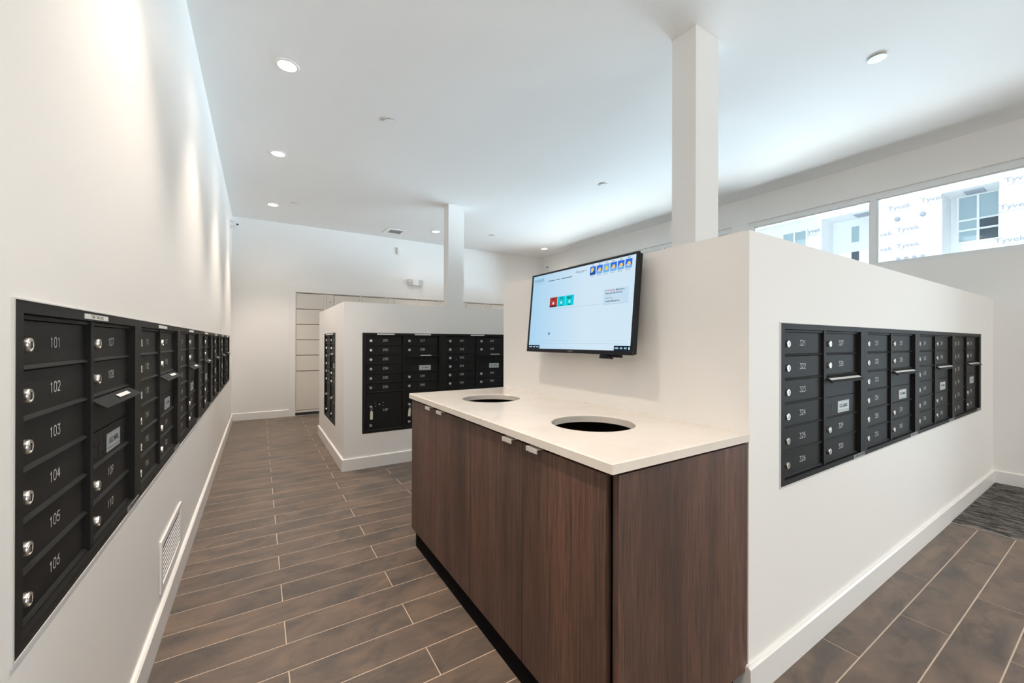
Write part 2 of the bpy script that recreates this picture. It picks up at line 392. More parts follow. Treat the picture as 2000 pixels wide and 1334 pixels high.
struct('ceiling', MB().use(M['ceil']).box(XL-.5, XR+.3, YF-.3, YB+.5, ZC, ZC+.3))

ZT1, ZT2, WT = 1.531, 1.5173, .12
mb = MB().use(M['wall'])
x0, x1, y0, y1 = ISL1
wall_open(mb, 'y', y0, y0+WT, x0, x1, -.02, ZT1, [(RX0+.004, RX0+RN*MW-.004, RZ0+.004, RZ0+UH-.004)])
mb.box(x0, x0+WT, y0+WT, y1-WT, -.02, ZT1); mb.box(x0, x1, y1-WT, y1, -.02, ZT1)
struct('wall_near_island', mb)
mb = MB().use(M['wall'])
x0, x1, y0, y1 = ISL2
wall_open(mb, 'y', y0, y0+WT, x0, x1, -.02, ZT2, [(BX0+.004, BX0+BN*MW-.004, BZ0+.004, BZ0+PH-.004)])
wall_open(mb, 'x', x0, x0+WT, y0+WT, y1-WT, -.02, ZT2, [(SY0-MW+.004, SY0-.004, SZ0+.004, SZ0+PH-.004)])
mb.box(x0, x1, y1-WT, y1, -.02, ZT2); mb.box(x1-WT, x1, y0+WT, y1-WT, -.02, ZT2)
struct('wall_far_island', mb)

def base(name, segs):
    """segs: (axis, at, side, a0, a1): board on plane axis=at, projecting to side"""
    mb = MB().use(M['trim'])
    for ax, at, sd_, a0, a1 in segs:
        o = at+sd_*BT; c = .006
        prof = [(at, 0), (o, 0), (o, BH-c), (o-sd_*c, BH), (at, BH)]
        mb.prism(prof, 'y' if ax == 'x' else 'x', a0, a1)
    return struct(name, mb)
base('baseboard_left', [('x', XL, 1, YF, YB)])
base('baseboard_back', [('y', YB, -1, XL+BT, .392)])
base('baseboard_right', [('x', XR, -1, YF, DY0), ('x', XR, -1, DY1, .7004-BT)])
x0, x1, y0, y1 = ISL1
base('baseboard_near_island', [('y', y0, -1, x0-BT, XR), ('x', x0, -1, y0, .742), ('x', x0, -1, 2.262, y1+BT), ('y', y1, 1, x0, XR)])
x0, x1, y0, y1 = ISL2
base('baseboard_far_island', [('y', y0, -1, x0-BT, x1), ('x', x0, -1, y0, y1+BT), ('y', y1, 1, x0, x1)])

for nm, yy in (('column', 1.378), ('column', 4.905)):
    o = struct(nm, MB().use(M['wall']).box(2.098, 2.322, yy, yy+.155, -.002, ZC))

# windows
def window(name, axis, at, a0, a1, z0, z1, mulls, fw=.058, sgn=1):
    """frame + panes filling the hole; at = inner wall face, frame sits outwards (sgn)"""
    f = MB().use(M['alu']); d0, d1 = at+sgn*.03, at+sgn*.11
    def bx(m, p, q, r, s, e0, e1):
        lo, hi = min(e0, e1), max(e0, e1)
        m.box(lo, hi, p, q, r, s) if axis == 'x' else m.box(p, q, lo, hi, r, s)
    bx(f, a0, a1, z1-fw, z1, d0, d1); bx(f, a0, a1, z0, z0+fw*.55, d0, d1)
    bx(f, a0, a0+fw, z0+fw*.55, z1-fw, d0, d1); bx(f, a1-fw, a1, z0+fw*.55, z1-fw, d0, d1)
    # stepped inner bead
    bd = .012; e0, e1 = at+sgn*.05, at+sgn*.09
    edges = [a0+fw]+[m for m in mulls for _ in (0, 1)]+[a1-fw]
    mw = .024
    spans = []; cur = a0+fw
    for m in mulls: spans.append((cur, m-mw)); cur = m+mw
    spans.append((cur, a1-fw))
    for p, q in spans:
        bx(f, p, q, z1-fw-bd, z1-fw, e0, e1); bx(f, p, q, z0+fw*.55, z0+fw*.55+bd, e0, e1)
        bx(f, p, p+bd, z0+fw*.55+bd, z1-fw-bd, e0, e1); bx(f, q-bd, q, z0+fw*.55+bd, z1-fw-bd, e0, e1)
    o = struct(name, f)
    for m in mulls:
        t = MB().use(M['alu']); bx(t, m-mw, m+mw, z0+fw*.55, z1-fw, d0, d1); struct('mullion', t, o)
    for p, q in spans:
        t = MB().use(M['glass']); bx(t, p+bd, q-bd, z0+fw*.55+bd, z1-fw-bd, at+sgn*.066, at+sgn*.070); struct('pane', t, o)
    return o
window('window_1', 'x', XR, W1[0], W1[1], WZ0, WZ1, [.311, 1.487])
door = window('door_1', 'x', XR, DY0, DY1, .001, 2.12, [], .075)
mb = MB().use(M['edge']).box(XR+.005, XR+.025, -.44, -.42, .85, 1.25); mb.box(XR+.02, XR+.04, -.44, -.42, .87, .89); mb.box(XR+.02, XR+.04, -.44, -.42, 1.21, 1.23); struct('door_handle', mb, door)
window('window_2', 'x', XR, W2[0], W2[1], WZ0, WZ1, [3.975, 5.06])
window('window_3_added', 'y', YF, FX0, FX1, FZ0, FZ1, [1.65, 3.25], sgn=-1)  # unseen window put in to give fill light from behind the camera

# ------------------------------------------------------------------ mailbox units
PITCH_D = .0893
def lock_mesh():
    mb = MB().use(M['chrome'])
    mb.lathe([(.0125, .0), (.0128, -.0085), (.0118, -.0110), (.0098, -.0110), (.0094, -.0094), (.0080, -.0094), (.0076, -.0113), (.0030, -.0119)], 18, 'y')
    mb.use(M['slot']).box(-.0014, .0014, -.0125, -.009, -.0062, .0062); return mb.mesh('lock')
def door_mesh(w, h):
    """door pan with rolled lip at the bottom; x 0..w, z 0..h, face at y=0"""
    mb = MB().use(M['black'])
    mb.box(0, w, 0, .012, .008, h-.001)
    prof = [(0.0, .0085), (-.0050, .0048), (-.0068, .0022), (-.0060, .0006), (.010, .0006), (.010, .0085)]
    mb.prism(prof, 'x', 0, w); return mb.mesh('door', 25)
def hood_mesh(w):
    mb = MB().use(M['black'])
    pts = [(.004, .0), (-.006, -.006), (-.021, -.017), (-.034, -.0265), (-.0345, -.0285), (-.031, -.0290), (-.018, -.0205), (-.004, -.010), (.004, -.006)]
    mb.prism(pts, 'x', 0, w); return mb.mesh('hood', 25)
def hood_label_or_glare(w, x0=.45, x1=.78):
    mb = MB().use(M['paper']); a, b = w*x0, w*x1
    mb.poly([(a, -.0245, -.0184), (b, -.0245, -.0184), (b, -.0150, -.0115), (a, -.0150, -.0115)]); return mb.mesh('label')
def frame_mesh(H, zdiv):
    mb = MB().use(M['black']); f = -.001
    mb.box(0, .031, f, .03, 0, H); mb.box(MW-.046, MW-.0008, f, .03, 0, H)
    mb.box(.031, MW-.046, f, .03, H-.021, H); mb.box(.031, MW-.046, f, .03, 0, .019)
    # thin return bead just inside the frame
    mb.box(MW-.05, MW-.046, .012, .03, .019, H-.021)
    mb.box(.033, MW-.05, .010, .03, H-.030, H-.0225)
    mb.use(M['blackin']).box(.012, MW-.012, .032, .11, .012, H-.012)
    return mb.mesh('frame', 25)
LOCK = lock_mesh()
DW = .336; DXL, DXR = .037, .399
CACHE = {}
def cached(key, fn):
    if key not in CACHE: CACHE[key] = fn()
    return CACHE[key]
def mail_panel_mesh(w, h):
    mb = MB().use(M['black']); mb.box(0, w, 0, .012, .008, h-.001)
    mb.prism([(0.0, .0085), (-.0050, .0048), (-.0068, .0022), (-.0060, .0006), (.010, .0006), (.010, .0085)], 'x', 0, w)
    return mb.mesh('mail_panel', 25)
def hole_mesh(): return MB().use(M['slot']).lathe([(.0058, .001), (.0058, -.0006)], 12, 'y').mesh('screw_hole')
def keyway_mesh():
    return MB().use(M['slot']).prism([(.0075*math.cos(a), (.008 if math.sin(a) >= 0 else -.008)+.0075*math.sin(a)) for a in [2*PI*k/16 for k in range(16)]], 'y', -.0006, .001).mesh('key_hole')
HOLE_AT = ((.052, .055), (.052, .021), (.121, .0555), (.121, .021), (.293, .038))
def usmail_mesh():
    mb = MB().use(M['usmail']); mb.box(.142, .262, -.0012, .001, .0165, .0655)
    mb.use(M['usink'])
    for a, b, c, d in ((.146, .258, .0620, .0628), (.146, .258, .0245, .0262), (.146, .258, .0205, .0212), (.146, .1468, .0205, .0628), (.2572, .258, .0205, .0628)): mb.rect(a, b, c, d, -.0016)
    return mb.mesh('mail_sticker')
USTXT = text_mb('U.S. MAIL', .0215, M['usink'], sx=.98, bold=.0006)
def strip_mesh(w): return MB().use(M['paper']).box(-w/2, w/2, -.0024, -.0005, -.0058, .0058).mesh('name_strip')
STRIP_TXT = text_mb('7308   1001-2002', .0105, M['ink'], sx=1.15)
PLATE = MB().use(M['plate']).box(0, .125, -.0026, -.0008, 0, .0165)
PLATE.use(M['ink'])
for k in range(9): PLATE.rect(.010+.012*k, .010+.012*k+.005+.003*(k % 3), .004+.002*(k % 2), .0125, -.0029)
PLATE = PLATE.mesh('maker_plate')

def mailbox_unit(label, loc, rz, first, parcel=None, strips=(), strip_text=False, plate=True, hood_glare=False, vs=1.0):
    H = UH if not parcel else PH
    pd = PITCH_D*vs
    t = thing('mailbox_unit', label, 'mailbox', loc, rz, None)
    link('frame', cached(('frame', H), lambda: frame_mesh(H, 0)), t)
    link('center_stile', cached(('stile', H), lambda: MB().use(M['black']).box(.3755, .3955, .006, .03, .019, H-.021).mesh('center_stile')), t)
    top = H-.0300
    dm = cached(('door', round(pd, 4)), lambda: door_mesh(DW, pd-.0008))
    def door(x, i, num):
        d = link('door', dm, t, (x, .017, top-(i+1)*pd))
        link('lock', LOCK, d, (.0415, 0, pd*.50)); link('number', number_mesh(str(num)), d, (.176, -.0008, pd*.545))
    n = first
    for i in range(6): door(DXL, i, n); n += 1
    for i in (0, 1, 4, 5): door(DXR, i, n); n += 1
    z3 = top-3*pd; z4 = top-4*pd
    h = link('outgoing_hood', cached('hood', lambda: hood_mesh(DW+.004)), t, (DXR-.002, .017, top-2*pd+.003))
    if hood_glare == 2: lb = cached('hglare_full', lambda: hood_label_or_glare(DW, .03, .97))  # full-width white strip paints light reflected on the right partition hoods
    else: lb = cached('hlabel', lambda: hood_label_or_glare(DW))
    link('label', lb, h, (0, -.0012, .0014))
    link('outgoing_panel', cached(('op', round(pd, 4)), lambda: MB().use(M['black']).box(0, DW, 0, .012, .0006, pd-.001).mesh('outgoing_panel')), t, (DXR, .017, z3))
    mp = link('mail_panel', cached(('mp', round(pd, 4)), lambda: mail_panel_mesh(DW, pd-.0008)), t, (DXR, .017, z4))
    [link('screw_hole', cached('hole', hole_mesh), mp, (x, 0, z)) for x, z in HOLE_AT]; link('key_hole', cached('keyw', keyway_mesh), mp, (.0865, 0, .039)); link('mail_sticker', cached('us', usmail_mesh), mp); link('mail_lettering', USTXT, mp, (.202, -.0018, .0435))
    zz = top-6*pd
    if parcel:
        ph = zz-.020
        def pdoor(x, num, kz):
            pm = cached(('pdoor', round(ph, 3)), lambda: door_mesh(DW, ph-.001))
            d = link('parcel_door', pm, t, (x, .017, zz-ph)); l = link('lock', LOCK, d, (.0415, 0, ph-.131+kz)); link('lock', LOCK, d, (.0415, 0, .048))
            link('number', number_mesh(num), d, (.176, -.0008, ph-.170))
            link('master_lock', cached('mlock', master_mesh), d, (.1215, 0, ph-.114))
            for hx, hz in ((-.036, .013), (-.036, -.0145), (.033, .013), (.033, -.0145)): link('rivet', cached('rivet', rivet_mesh), d, (.1215+hx, 0, ph-.114+hz))
            return d
        pdoor(DXL, parcel[0], 0); pdoor(DXR, parcel[1], -.004)
    for sx, sw in strips:
        s = link('name_strip', cached(('strip', sw), lambda: strip_mesh(sw)), t, (sx, 0, H-.0115))
        if strip_text: link('strip_lettering', STRIP_TXT, s, (0, -.0027, 0))
    if plate: link('maker_plate', PLATE, t, (.661, 0, .0012))
    return t
def master_mesh(): return MB().use(M['chrome']).lathe([(.0065, .001), (.0055, -.002), (.002, -.0024)], 10, 'y').mesh('master_lock')
def rivet_mesh(): return MB().use(M['engrave']).box(-.005, .005, -.0008, .001, -.0012, .0012).mesh('rivet')
ORD = ['nearest the camera, doors 101 to 110', 'second from the camera', 'third from the camera', 'fourth from the camera', 'fifth from the camera', 'sixth from the camera', 'farthest from the camera, by the corner']
LSTR = [(.387, .164), (.385, .165), (.41, .17), (.41, .2), (.42, .2), (.42, .2), (.42, .2)]
for i in range(LN):
    mailbox_unit('black mailbox unit in the long left wall row, '+ORD[i], (XL, LY0+i*MW, LZ0), PI/2, 101+10*i, strips=[LSTR[i]], strip_text=(i == 0), plate=True)['group'] = 'mailbox units in the left wall'
RORD = ['nearest the counter, doors 321 to 330', 'second from the counter, doors 331 to 340', 'third from the counter', 'farthest from the counter, by the mat']
for i in range(RN):
    mailbox_unit('black mailbox unit in the right partition, '+RORD[i], (RX0+i*MW, ISL1[2], RZ0), 0, 321+10*i, hood_glare=2)['group'] = 'mailbox units in the right partition'
mailbox_unit('black mailbox unit with parcel doors facing the counter, doors 231 to 240', (BX0, ISL2[2], BZ0), 0, 231, ('15P', '16P'), [(.212, .163), (.573, .165)], plate=False, vs=.980)['group'] = 'mailbox units in the far block'
mailbox_unit('black mailbox unit half hidden behind the counter wall, doors 241 to 250', (BX0+MW, ISL2[2], BZ0), 0, 241, ('17P', '18P'), [(.388, .163)], plate=False, vs=.980)['group'] = 'mailbox units in the far block'
mailbox_unit('black parcel mailbox unit on the corridor end of the far block', (ISL2[0], SY0, SZ0), -PI/2, 221, ('13P', '14P'), [(.4, .5)], plate=False, vs=.980)['group'] = 'mailbox units in the far block'

def key_tag(label, loc, rz, tilt):
    t = thing('key', label, 'key', loc, rz, 'keys hanging in the parcel locks')
    o = link('key_blade', MB().use(M['chrome']).box(-.0012, .0012, -.012, 0, -.004, .004).box(-.010, .010, -.026, -.012, -.0012, .0012).mesh('key_blade'), t)
    mb = MB().use(M['chrome']); R = .012
    for k in range(12):
        a, b = 2*PI*k/12, 2*PI*(k+1)/12
        for q in (0,):
            mb.poly([(R*math.sin(a)*.8, -.022, -.014+R*math.cos(a)), (R*math.sin(b)*.8, -.022, -.014+R*math.cos(b)), (R*.8*math.sin(b)*.8, -.0215, -.014+R*.8*math.cos(b)), (R*.8*math.sin(a)*.8, -.0215, -.014+R*.8*math.cos(a))])
    link('key_ring', mb.mesh('key_ring'), t)
    tg = MB().use(M['keytag']); x = .012
    tg.prism([(-.004, -.030), (.004, -.030), (x, -.044), (x, -.112), (-x, -.112), (-x, -.044)], 'y', -.024, -.0215)
    tg.use(M['paper']).rect(-x*.75, x*.75, -.106, -.056, -.0244)
    g = link('key_tag', tg.mesh('key_tag'), t); g.rotation_euler = (0, tilt, 0)
KPH = PH-.030-6*PITCH_D*.98-.020
KZ = .020+KPH-.131
KY = .017-.0119
key_tag('key on a yellow tag hanging from parcel door 15P', (BX0+DXL+.0415, ISL2[2]+KY, BZ0+KZ), 0, 0)
key_tag('key on a tag hanging beside the counter top corner', (BX0+DXR+.0415, ISL2[2]+KY, BZ0+KZ-.004), 0, .08)
key_tag('key on a tag hanging on the corridor side of the far block', (ISL2[0]+KY, SY0-DXL-.0415, SZ0+KZ), -PI/2, 0)

# ------------------------------------------------------------------ counter and cabinet
CX0, CX1, CY0, CY1, CZ, CT = .7297, 1.3589, .698, 2.266, .8642, .0273
HOLES = [(1.042, 1.096), (1.037, 1.8527)]; HR = .151
def slab():
    mb = MB().use(M['quartz']); ym = 1.4745
    for (hx, hy), (ya, yb) in zip(HOLES, ((CY0, ym), (ym, CY1))):
        rect = (CX0, CX1, ya, yb)
        angs = [2*PI*k/56 for k in range(56)]+[math.atan2(y-hy, x-hx) % (2*PI) for x in rect[:2] for y in rect[2:]]
        angs = sorted(set(round(a, 6) for a in angs))
        inn, out = [], []
        for a in angs:
            c, s = math.cos(a), math.sin(a)
            t = min([((rect[1] if c > 0 else rect[0])-hx)/c if abs(c) > 1e-9 else 9e9, ((rect[3] if s > 0 else rect[2])-hy)/s if abs(s) > 1e-9 else 9e9])
            inn.append((hx+HR*c, hy+HR*s)); out.append((hx+t*c, hy+t*s))
        n = len(angs); e = .003
        for k in range(n):
            q = (k+1) % n
            a, b, c, d = inn[k], inn[q], out[q], out[k]
            def grow(p, r): return (hx+(p[0]-hx)*r, hy+(p[1]-hy)*r)
            a2, b2 = grow(a, 1+e/HR), grow(b, 1+e/HR)
            def ins(p): return (min(max(p[0], CX0+e), CX1), min(max(p[1], CY0+e), CY1-e))
            c2, d2 = ins(c), ins(d)
            mb.poly([(*a2, CZ), (*b2, CZ), (*c2, CZ), (*d2, CZ)])
            mb.poly([(*a, CZ-e), (*b, CZ-e), (*b2, CZ), (*a2, CZ)])
            mb.poly([(*a, CZ-CT), (*b, CZ-CT), (*b, CZ-e), (*a, CZ-e)])
            mb.poly([(*a, CZ-CT), (*d, CZ-CT), (*c, CZ-CT), (*b, CZ-CT)])
            onseam = abs(c[1]-ym) < 1e-4 and abs(d[1]-ym) < 1e-4
            if not onseam:
                mb.poly([(*d2, CZ), (*c2, CZ), (*c, CZ-e), (*d, CZ-e)]); mb.poly([(*d, CZ-e), (*c, CZ-e), (*c, CZ-CT), (*d, CZ-CT)])
    me = mb.mesh('countertop', 30); bm = bmesh.new(); bm.from_mesh(me); bmesh.ops.remove_doubles(bm, verts=bm.verts, dist=1e-5)
    bmesh.ops.recalc_face_normals(bm, faces=bm.faces); bm.to_mesh(me); bm.free(); me.polygons.foreach_set('use_smooth', [True]*len(me.polygons)); me.set_sharp_from_angle(angle=math.radians(30)); return me
tag(link('countertop', slab()), 'cream quartz countertop with two round waste holes on the walnut cabinet', 'countertop')
cab = thing('cabinet', 'dark walnut waste cabinet with four doors under the cream countertop', 'cabinet', (1.05, 1.48, 0))
def loc_box(name, m, x0, x1, y0, y1, z0, z1, parent, bev=0):
    o = link(name, MB().use(M[m]).box(x0-1.05, x1-1.05, y0-1.48, y1-1.48, z0, z1).mesh(name), parent)
    if bev: bevel(o, bev)
    return o
KZ0, KZ1 = .093, .8335
loc_box('toe_kick', 'kick', .758, 1.343, .742, 2.222, .0005, KZ0, cab)
car = MB().use(M['wood'])
def cb(*a): car.box(a[0]-1.05, a[1]-1.05, a[2]-1.48, a[3]-1.48, a[4], a[5])
cb(.768, 1.357, .726, 2.262, KZ0, KZ0+.018); cb(1.339, 1.357, .726, 2.262, KZ0+.018, KZ1); cb(.768, 1.339, 1.466, 1.484, KZ0+.018, KZ1)
cb(.768, 1.339, 2.244, 2.262, KZ0+.018, KZ1); cb(.768, .79, .726, 2.244, KZ1-.03, KZ1)
link('carcass', car.mesh('carcass'), cab)
loc_box('notch_shade_strip', 'kick', .7675, .775, .7235, .742, KZ0, KZ1, cab)  # black strip paints the deep shade inside the corner notch
loc_box('side_panel', 'wood', .758, 1.357, .703, .723, KZ0-.006, KZ1-.004, cab, .001)
DB = [.7355, 1.1175, 1.5075, 1.8905, 2.262]
HYS = {0: 1.040, 1: 1.190, 2: 1.816, 3: 1.967}
for i in range(4):
    a, b = DB[i]+(.0022 if i == 2 else .0015), DB[i+1]-(.0022 if i == 1 else .0015)
    d = loc_box('door', 'wood', .745, .765, a, b, KZ0, KZ1-.009, cab, .0008)
    hy = HYS[i]
    hm = MB().use(M['handle'])
    hm.box(.727-1.05, .7655-1.05, hy-.030-1.48, hy+.030-1.48, KZ1-.009, KZ1-.0062); hm.box(.727-1.05, .7295-1.05, hy-.030-1.48, hy+.030-1.48, KZ1-.0205, KZ1-.009)
    link('handle', hm.mesh('handle'), d)
for (hx, hy), lb in zip(HOLES, ('black waste bin under the near countertop hole', 'black waste bin under the far countertop hole')):
    mb = MB().use(M['bin']); mb.lathe([(.125, .112), (.172, .70), (.178, .70), (.178, .715), (.168, .715), (.120, .118), (.002, .118)], 32, 'z', caps=False)
    mb.lathe([(.125, .112), (.0015, .112)], 32, 'z', caps=False)
    o = link('waste_bin', mb.mesh('waste_bin'), None, (hx, hy, .0)); tag(o, lb, 'bin', 'bins inside the cabinet')

# ------------------------------------------------------------------ television
Xt, Xb, Zt, Zb, Yl, TW = 1.285, 1.2465, 1.5273, 1.1090, 1.8297, .7392
TH = math.hypot(Zt-Zb, Xt-Xb); up = Vector((Xt-Xb, 0, Zt-Zb))/TH; xx = Vector((0, -1, 0)); yy = up.cross(xx)
tv = thing('television', 'black wall television with pale blue screen above the counter', 'television')
tv.matrix_world = Matrix(((xx.x, yy.x, up.x, Xb), (xx.y, yy.y, up.y, Yl), (xx.z, yy.z, up.z, Zb), (0, 0, 0, 1)))
u0, u1, v0, v1 = .0125, .7270, .0175, .4105
mb = MB().use(M['bezel'])
mb.box(0, TW, 0, .012, 0, v0); mb.box(0, TW, 0, .012, v1, TH); mb.box(0, u0, 0, .012, v0, v1); mb.box(u1, TW, 0, .012, v0, v1)
o = bevel(link('bezel', mb.mesh('bezel'), tv), .0012)
mb = MB().use(M['bezel']); mb.box(.004, TW-.004, .012, .030, .004, TH-.004); mb.prism([(.06, .03), (.68, .03), (.68, .36), (.62, .39), (.12, .39), (.06, .36)], 'y', .030, .056)
link('back_housing', mb.mesh('back_housing'), tv)
mb = MB().use(M['bezel'])
mb.lathe([(.030, -.006), (.031, -.002), (.028, .014)], 18, 'z', (.562, .040, -.011)); mb.box(.610, .645, .026, .05, -.010, .01)
mb.box(.30, .44, .05, .070, .12, .26); mb.box(.545, .580, .03, .045, -.01, .03)
link('wall_mount', mb.mesh('wall_mount'), tv)
scr = link('screen', MB().use(M['screen']).box(u0-.001, u1+.001, .0035, .010, v0-.001, v1+.001).mesh('screen'), tv)
SY = .0031
def scr_mesh(name, mb): return link(name, mb.mesh(name), scr)
def scr_text(name, txt, x, z, size, m, al='LEFT', sx=1.0, bold=0, dy=0): return link(name, text_mb(txt, size, SC[m], al, sx, bold), scr, (x, SY-.0006-dy, z))
mb = MB().use(SC['line']); mb.rect(.172, .704, .2205, .2217, SY); mb.rect(.024, .705, .0445, .0455, SY); mb.rect(.024, .705, .0575, .0580, SY); scr_mesh('divider_lines', mb)
scr_text('community_name', 'AVENUES', .0255, .3835, .0245, 'teal', sx=.82)
mb = MB().use(SC['line']); x = .030
while x < .118: mb.rect(x, x+.006, .3655, .3685, SY); x += .0085
mb.use(SC['ink']); x = .146
for k in range(26):
    w = .0038+.0022*((k*7) % 3)
    if k not in (8, 14): mb.rect(x, x+w, .3690+.0006*(k % 2), .3735, SY)
    x += w+.0014
scr_mesh('small_print', mb)
scr_text('date', 'Friday, July 14', .3615, .3875, .0150, 'ink', sx=.88)
DAYS = ['Fri', 'Sat', 'Sun', 'Mon', 'Tue', 'Wed']; TMP = ['79° 63°', '81° 59°', '80° 62°', '81° 63°', '80° 62°', '82° 64°']
for k in range(6):
    x = .4603+.0419*k; mb = MB()
    mb.use(SC['sky'] if k not in (2,) else SC['cloud']).rect(x, x+.0365, .3590, .3977, SY)
    mb.use(SC['skydeep'] if k == 0 else SC['cloud']).rect(x, x+.0365, .3590, .3590+(.017 if k == 0 else .012), SY-.0003)
    mb.use(SC['sun']).disc(x+.019+(-.004 if k == 0 else .001), .3775+(.006 if k == 0 else 0), .0092, SY-.0006, 14)
    mb.use(SC['pale']).disc(x+.012, .3735, .0075, SY-.0008, 10, .003) if k != 2 else None
    scr_mesh('weather_icon', mb)
    scr_text('day_name', DAYS[k], x+.018, .4027, .0085, 'ink', 'CENTER', .95, .0002)
    scr_text('temperature', TMP[k], x+.018, .3522, .0085, 'ink', 'CENTER', .95)
for k, (x, a, b, tx) in enumerate(((.1735, 'red', 'reddark', '1015'), (.2370, 'cyan', 'cyan', '1022'), (.3000, 'cyan', 'cyan', 'Mgmt1'))):
    mb = MB().use(SC[a]).rect(x, x+.0605, .2310, .2815, SY); mb.use(SC[b]).rect(x, x+.0605, .2310, .2410, SY-.0003)
    mb.use(SC['white']).disc(x+.030, .2510, .0062, SY-.0006, 12, .0075); mb.use(SC['sun' if k == 0 else 'redtext']).disc(x+.030, .2560, .0035, SY-.0008, 10)
    mb.use(SC['black']).rect(x+.022, x+.040, .2345, .2372, SY-.0006)
    scr_mesh('parcel_icon', mb); scr_text('apartment_number', tx, x+.030, .2705, .0150, 'black', 'CENTER', .95 if k < 2 else .85, .0003, .0006)
mb = MB().use(SC['pale']).rect(.560, .698, .2150, .2830, SY-.0002); mb.use(SC['line']).rect(.560, .698, .2150, .2160, SY-.0005); mb.rect(.560, .561, .2150, .2830, SY-.0005); scr_mesh('notice_box', mb)
scr_text('notice_text', 'For Emergency', .5690, .2755, .0098, 'redtext', sx=.92, bold=.0002, dy=.0004); scr_text('notice_text', 'Maintenance', .6290, .2755, .0098, 'ink', sx=.92, bold=.0002, dy=.0004)
scr_text('notice_text', 'Please call (408) 409-6192', .5690, .2630, .0098, 'ink', sx=.92, bold=.0002, dy=.0004)
scr_text('notice_text', 'Thank You', .5715, .2430, .0098, 'ink', sx=.92, dy=.0004); scr_text('notice_text', 'Resident Management', .5715, .2290, .0098, 'ink', sx=.92, bold=.0002, dy=.0004)
mb = MB().use(SC['arrow']); mb.poly([(.181, SY, .0865), (.1965, SY, .0955), (.181, SY, .1045)]); scr_mesh('play_arrow', mb)
scr_mesh('footer_bar', MB().use(SC['navy']).rect(.0125, .1120, .0175, .0360, SY)); scr_mesh('footer_bar', MB().use(SC['navy']).rect(.6370, .7270, .0175, .0375, SY)); mb = MB()
for x0, z0, z1, n, gaps in ((.018, .0235, .0295, 12, (4, 8)), (.642, .0240, .0310, 9, (3, 6))):
    mb = MB().use(SC['pale'])
    for k in range(n):
        if k not in gaps: mb.rect(x0+.0074*k, x0+.0074*k+.0052, z0, z1, SY-.0004)
    scr_mesh('footer_print', mb)
scr_mesh('footer_icon', MB().use(SC['pale']).disc(.7195, .0275, .0042, SY-.0004, 12, .0065))
lg = text_mb('SAMSUNG', .0080, M['plate'], 'CENTER', 1.0, .0001); link('maker_name', lg, tv, (.3655, -.0006, .0085))

# ------------------------------------------------------------------ ceiling fittings
def downlight(x, y, label):
    t = thing('downlight', label, 'light', (x, y, ZC), 0, 'recessed downlights')
    link('trim_ring', cached('dtrim', lambda: MB().use(M['trim']).lathe([(.054, -.001), (.056, -.005), (.070, -.0045), (.0735, -.0005)], 32, 'z', caps=False).mesh('trim_ring')), t)
    link('lens', cached('dlens', lambda: MB().use(M['lens']).lathe([(.0555, -.0005), (.0555, -.003), (.002, -.0034)], 32, 'z').mesh('lens')), t)
    ld = bpy.data.lights.new('downlight_beam', 'SPOT'); ld.energy = SPOT_W; ld.color = (1, .86, .72); ld.spot_size = math.radians(82); ld.spot_blend = .7; ld.shadow_soft_size = .045
    lo = bpy.data.objects.new('downlight_beam', ld); C.objects.link(lo); lo.parent = t; lo.location = (0, 0, -.012)
    gd = bpy.data.lights.new('downlight_glow', 'SPOT'); gd.energy = GLOW_W; gd.color = (1, .89, .78); gd.spot_size = math.radians(150); gd.spot_blend = 1; gd.shadow_soft_size = .05
    go = bpy.data.objects.new('downlight_glow', gd); C.objects.link(go); go.parent = t; go.location = (0, 0, -.012)
for x, y, lb in ((.151, 3.021, 'large round downlight nearest the camera over the corridor'), (.150, 4.486, 'middle round downlight of the left ceiling row'), (.150, 6.20, 'far round downlight of the left ceiling row near the corner'),
                 (2.456, 6.27, 'round downlight left of the far column near the back wall'), (4.688, 6.28, 'small round downlight in the far right ceiling corner'),
                 (.150, 1.56, 'round downlight over the first left mailbox unit, above the frame'), (.150, .10, 'round downlight over the spot where the camera stands'), (.150, -1.5, 'round downlight by the front wall, left row'),
                 (2.456, -.95, 'round downlight over the right aisle, near row'), (4.688, -.95, 'round downlight over the mat'), (2.456, -2.3, 'round downlight by the front wall, middle row'), (3.57, -1.25, 'added unseen fill downlight over the aisle between the mat and the camera'), (4.688, -2.3, 'added unseen fill downlight by the front wall, right row')):  # last two are unseen, added to brighten the right corner and window wall
    downlight(x, y, lb)
for x, y, lb in ((.908, 3.330, 'small round sprinkler cover right of the near downlight'), (3.311, .925, 'round sprinkler cover right of the near column'), (3.34, 3.343, 'small round sprinkler cover left of the near column'),
                 (.389, 6.006, 'tiny sprinkler cover beside the farthest left downlight'), (3.361, 5.97, 'tiny sprinkler cover right of the far column')):
    t = thing('sprinkler_cover', lb, 'sprinkler', (x, y, ZC), 0, 'sprinkler covers in the ceiling')
    link('cover_plate', cached('spk', lambda: MB().use(M['trim']).lathe([(.040, -.0055), (.0465, -.0062), (.0465, -.0085), (.002, -.0095)], 28, 'z').mesh('cover_plate')), t)
    link('collar', cached('spc', lambda: MB().use(M['grille']).lathe([(.043, 0), (.038, -.006)], 24, 'z').mesh('collar')), t)
t = thing('exhaust_vent', 'square grey exhaust vent in the ceiling near the back wall', 'vent', (1.89, 6.62, ZC))
mb = MB().use(M['trim'])
for a in ((-.16, -.10, -.16, .16), (.10, .16, -.16, .16), (-.10, .10, -.16, -.10), (-.10, .10, .10, .16)): mb.box(*a, -.008, 0)
link('frame', mb.mesh('frame'), t); link('backing', MB().use(M['grille']).box(-.10, .10, -.10, .10, -.002, 0).mesh('backing'), t)
sm = MB().use(M['grille']).box(-.10, .10, -.004, .004, -.0075, -.002).mesh('slat')
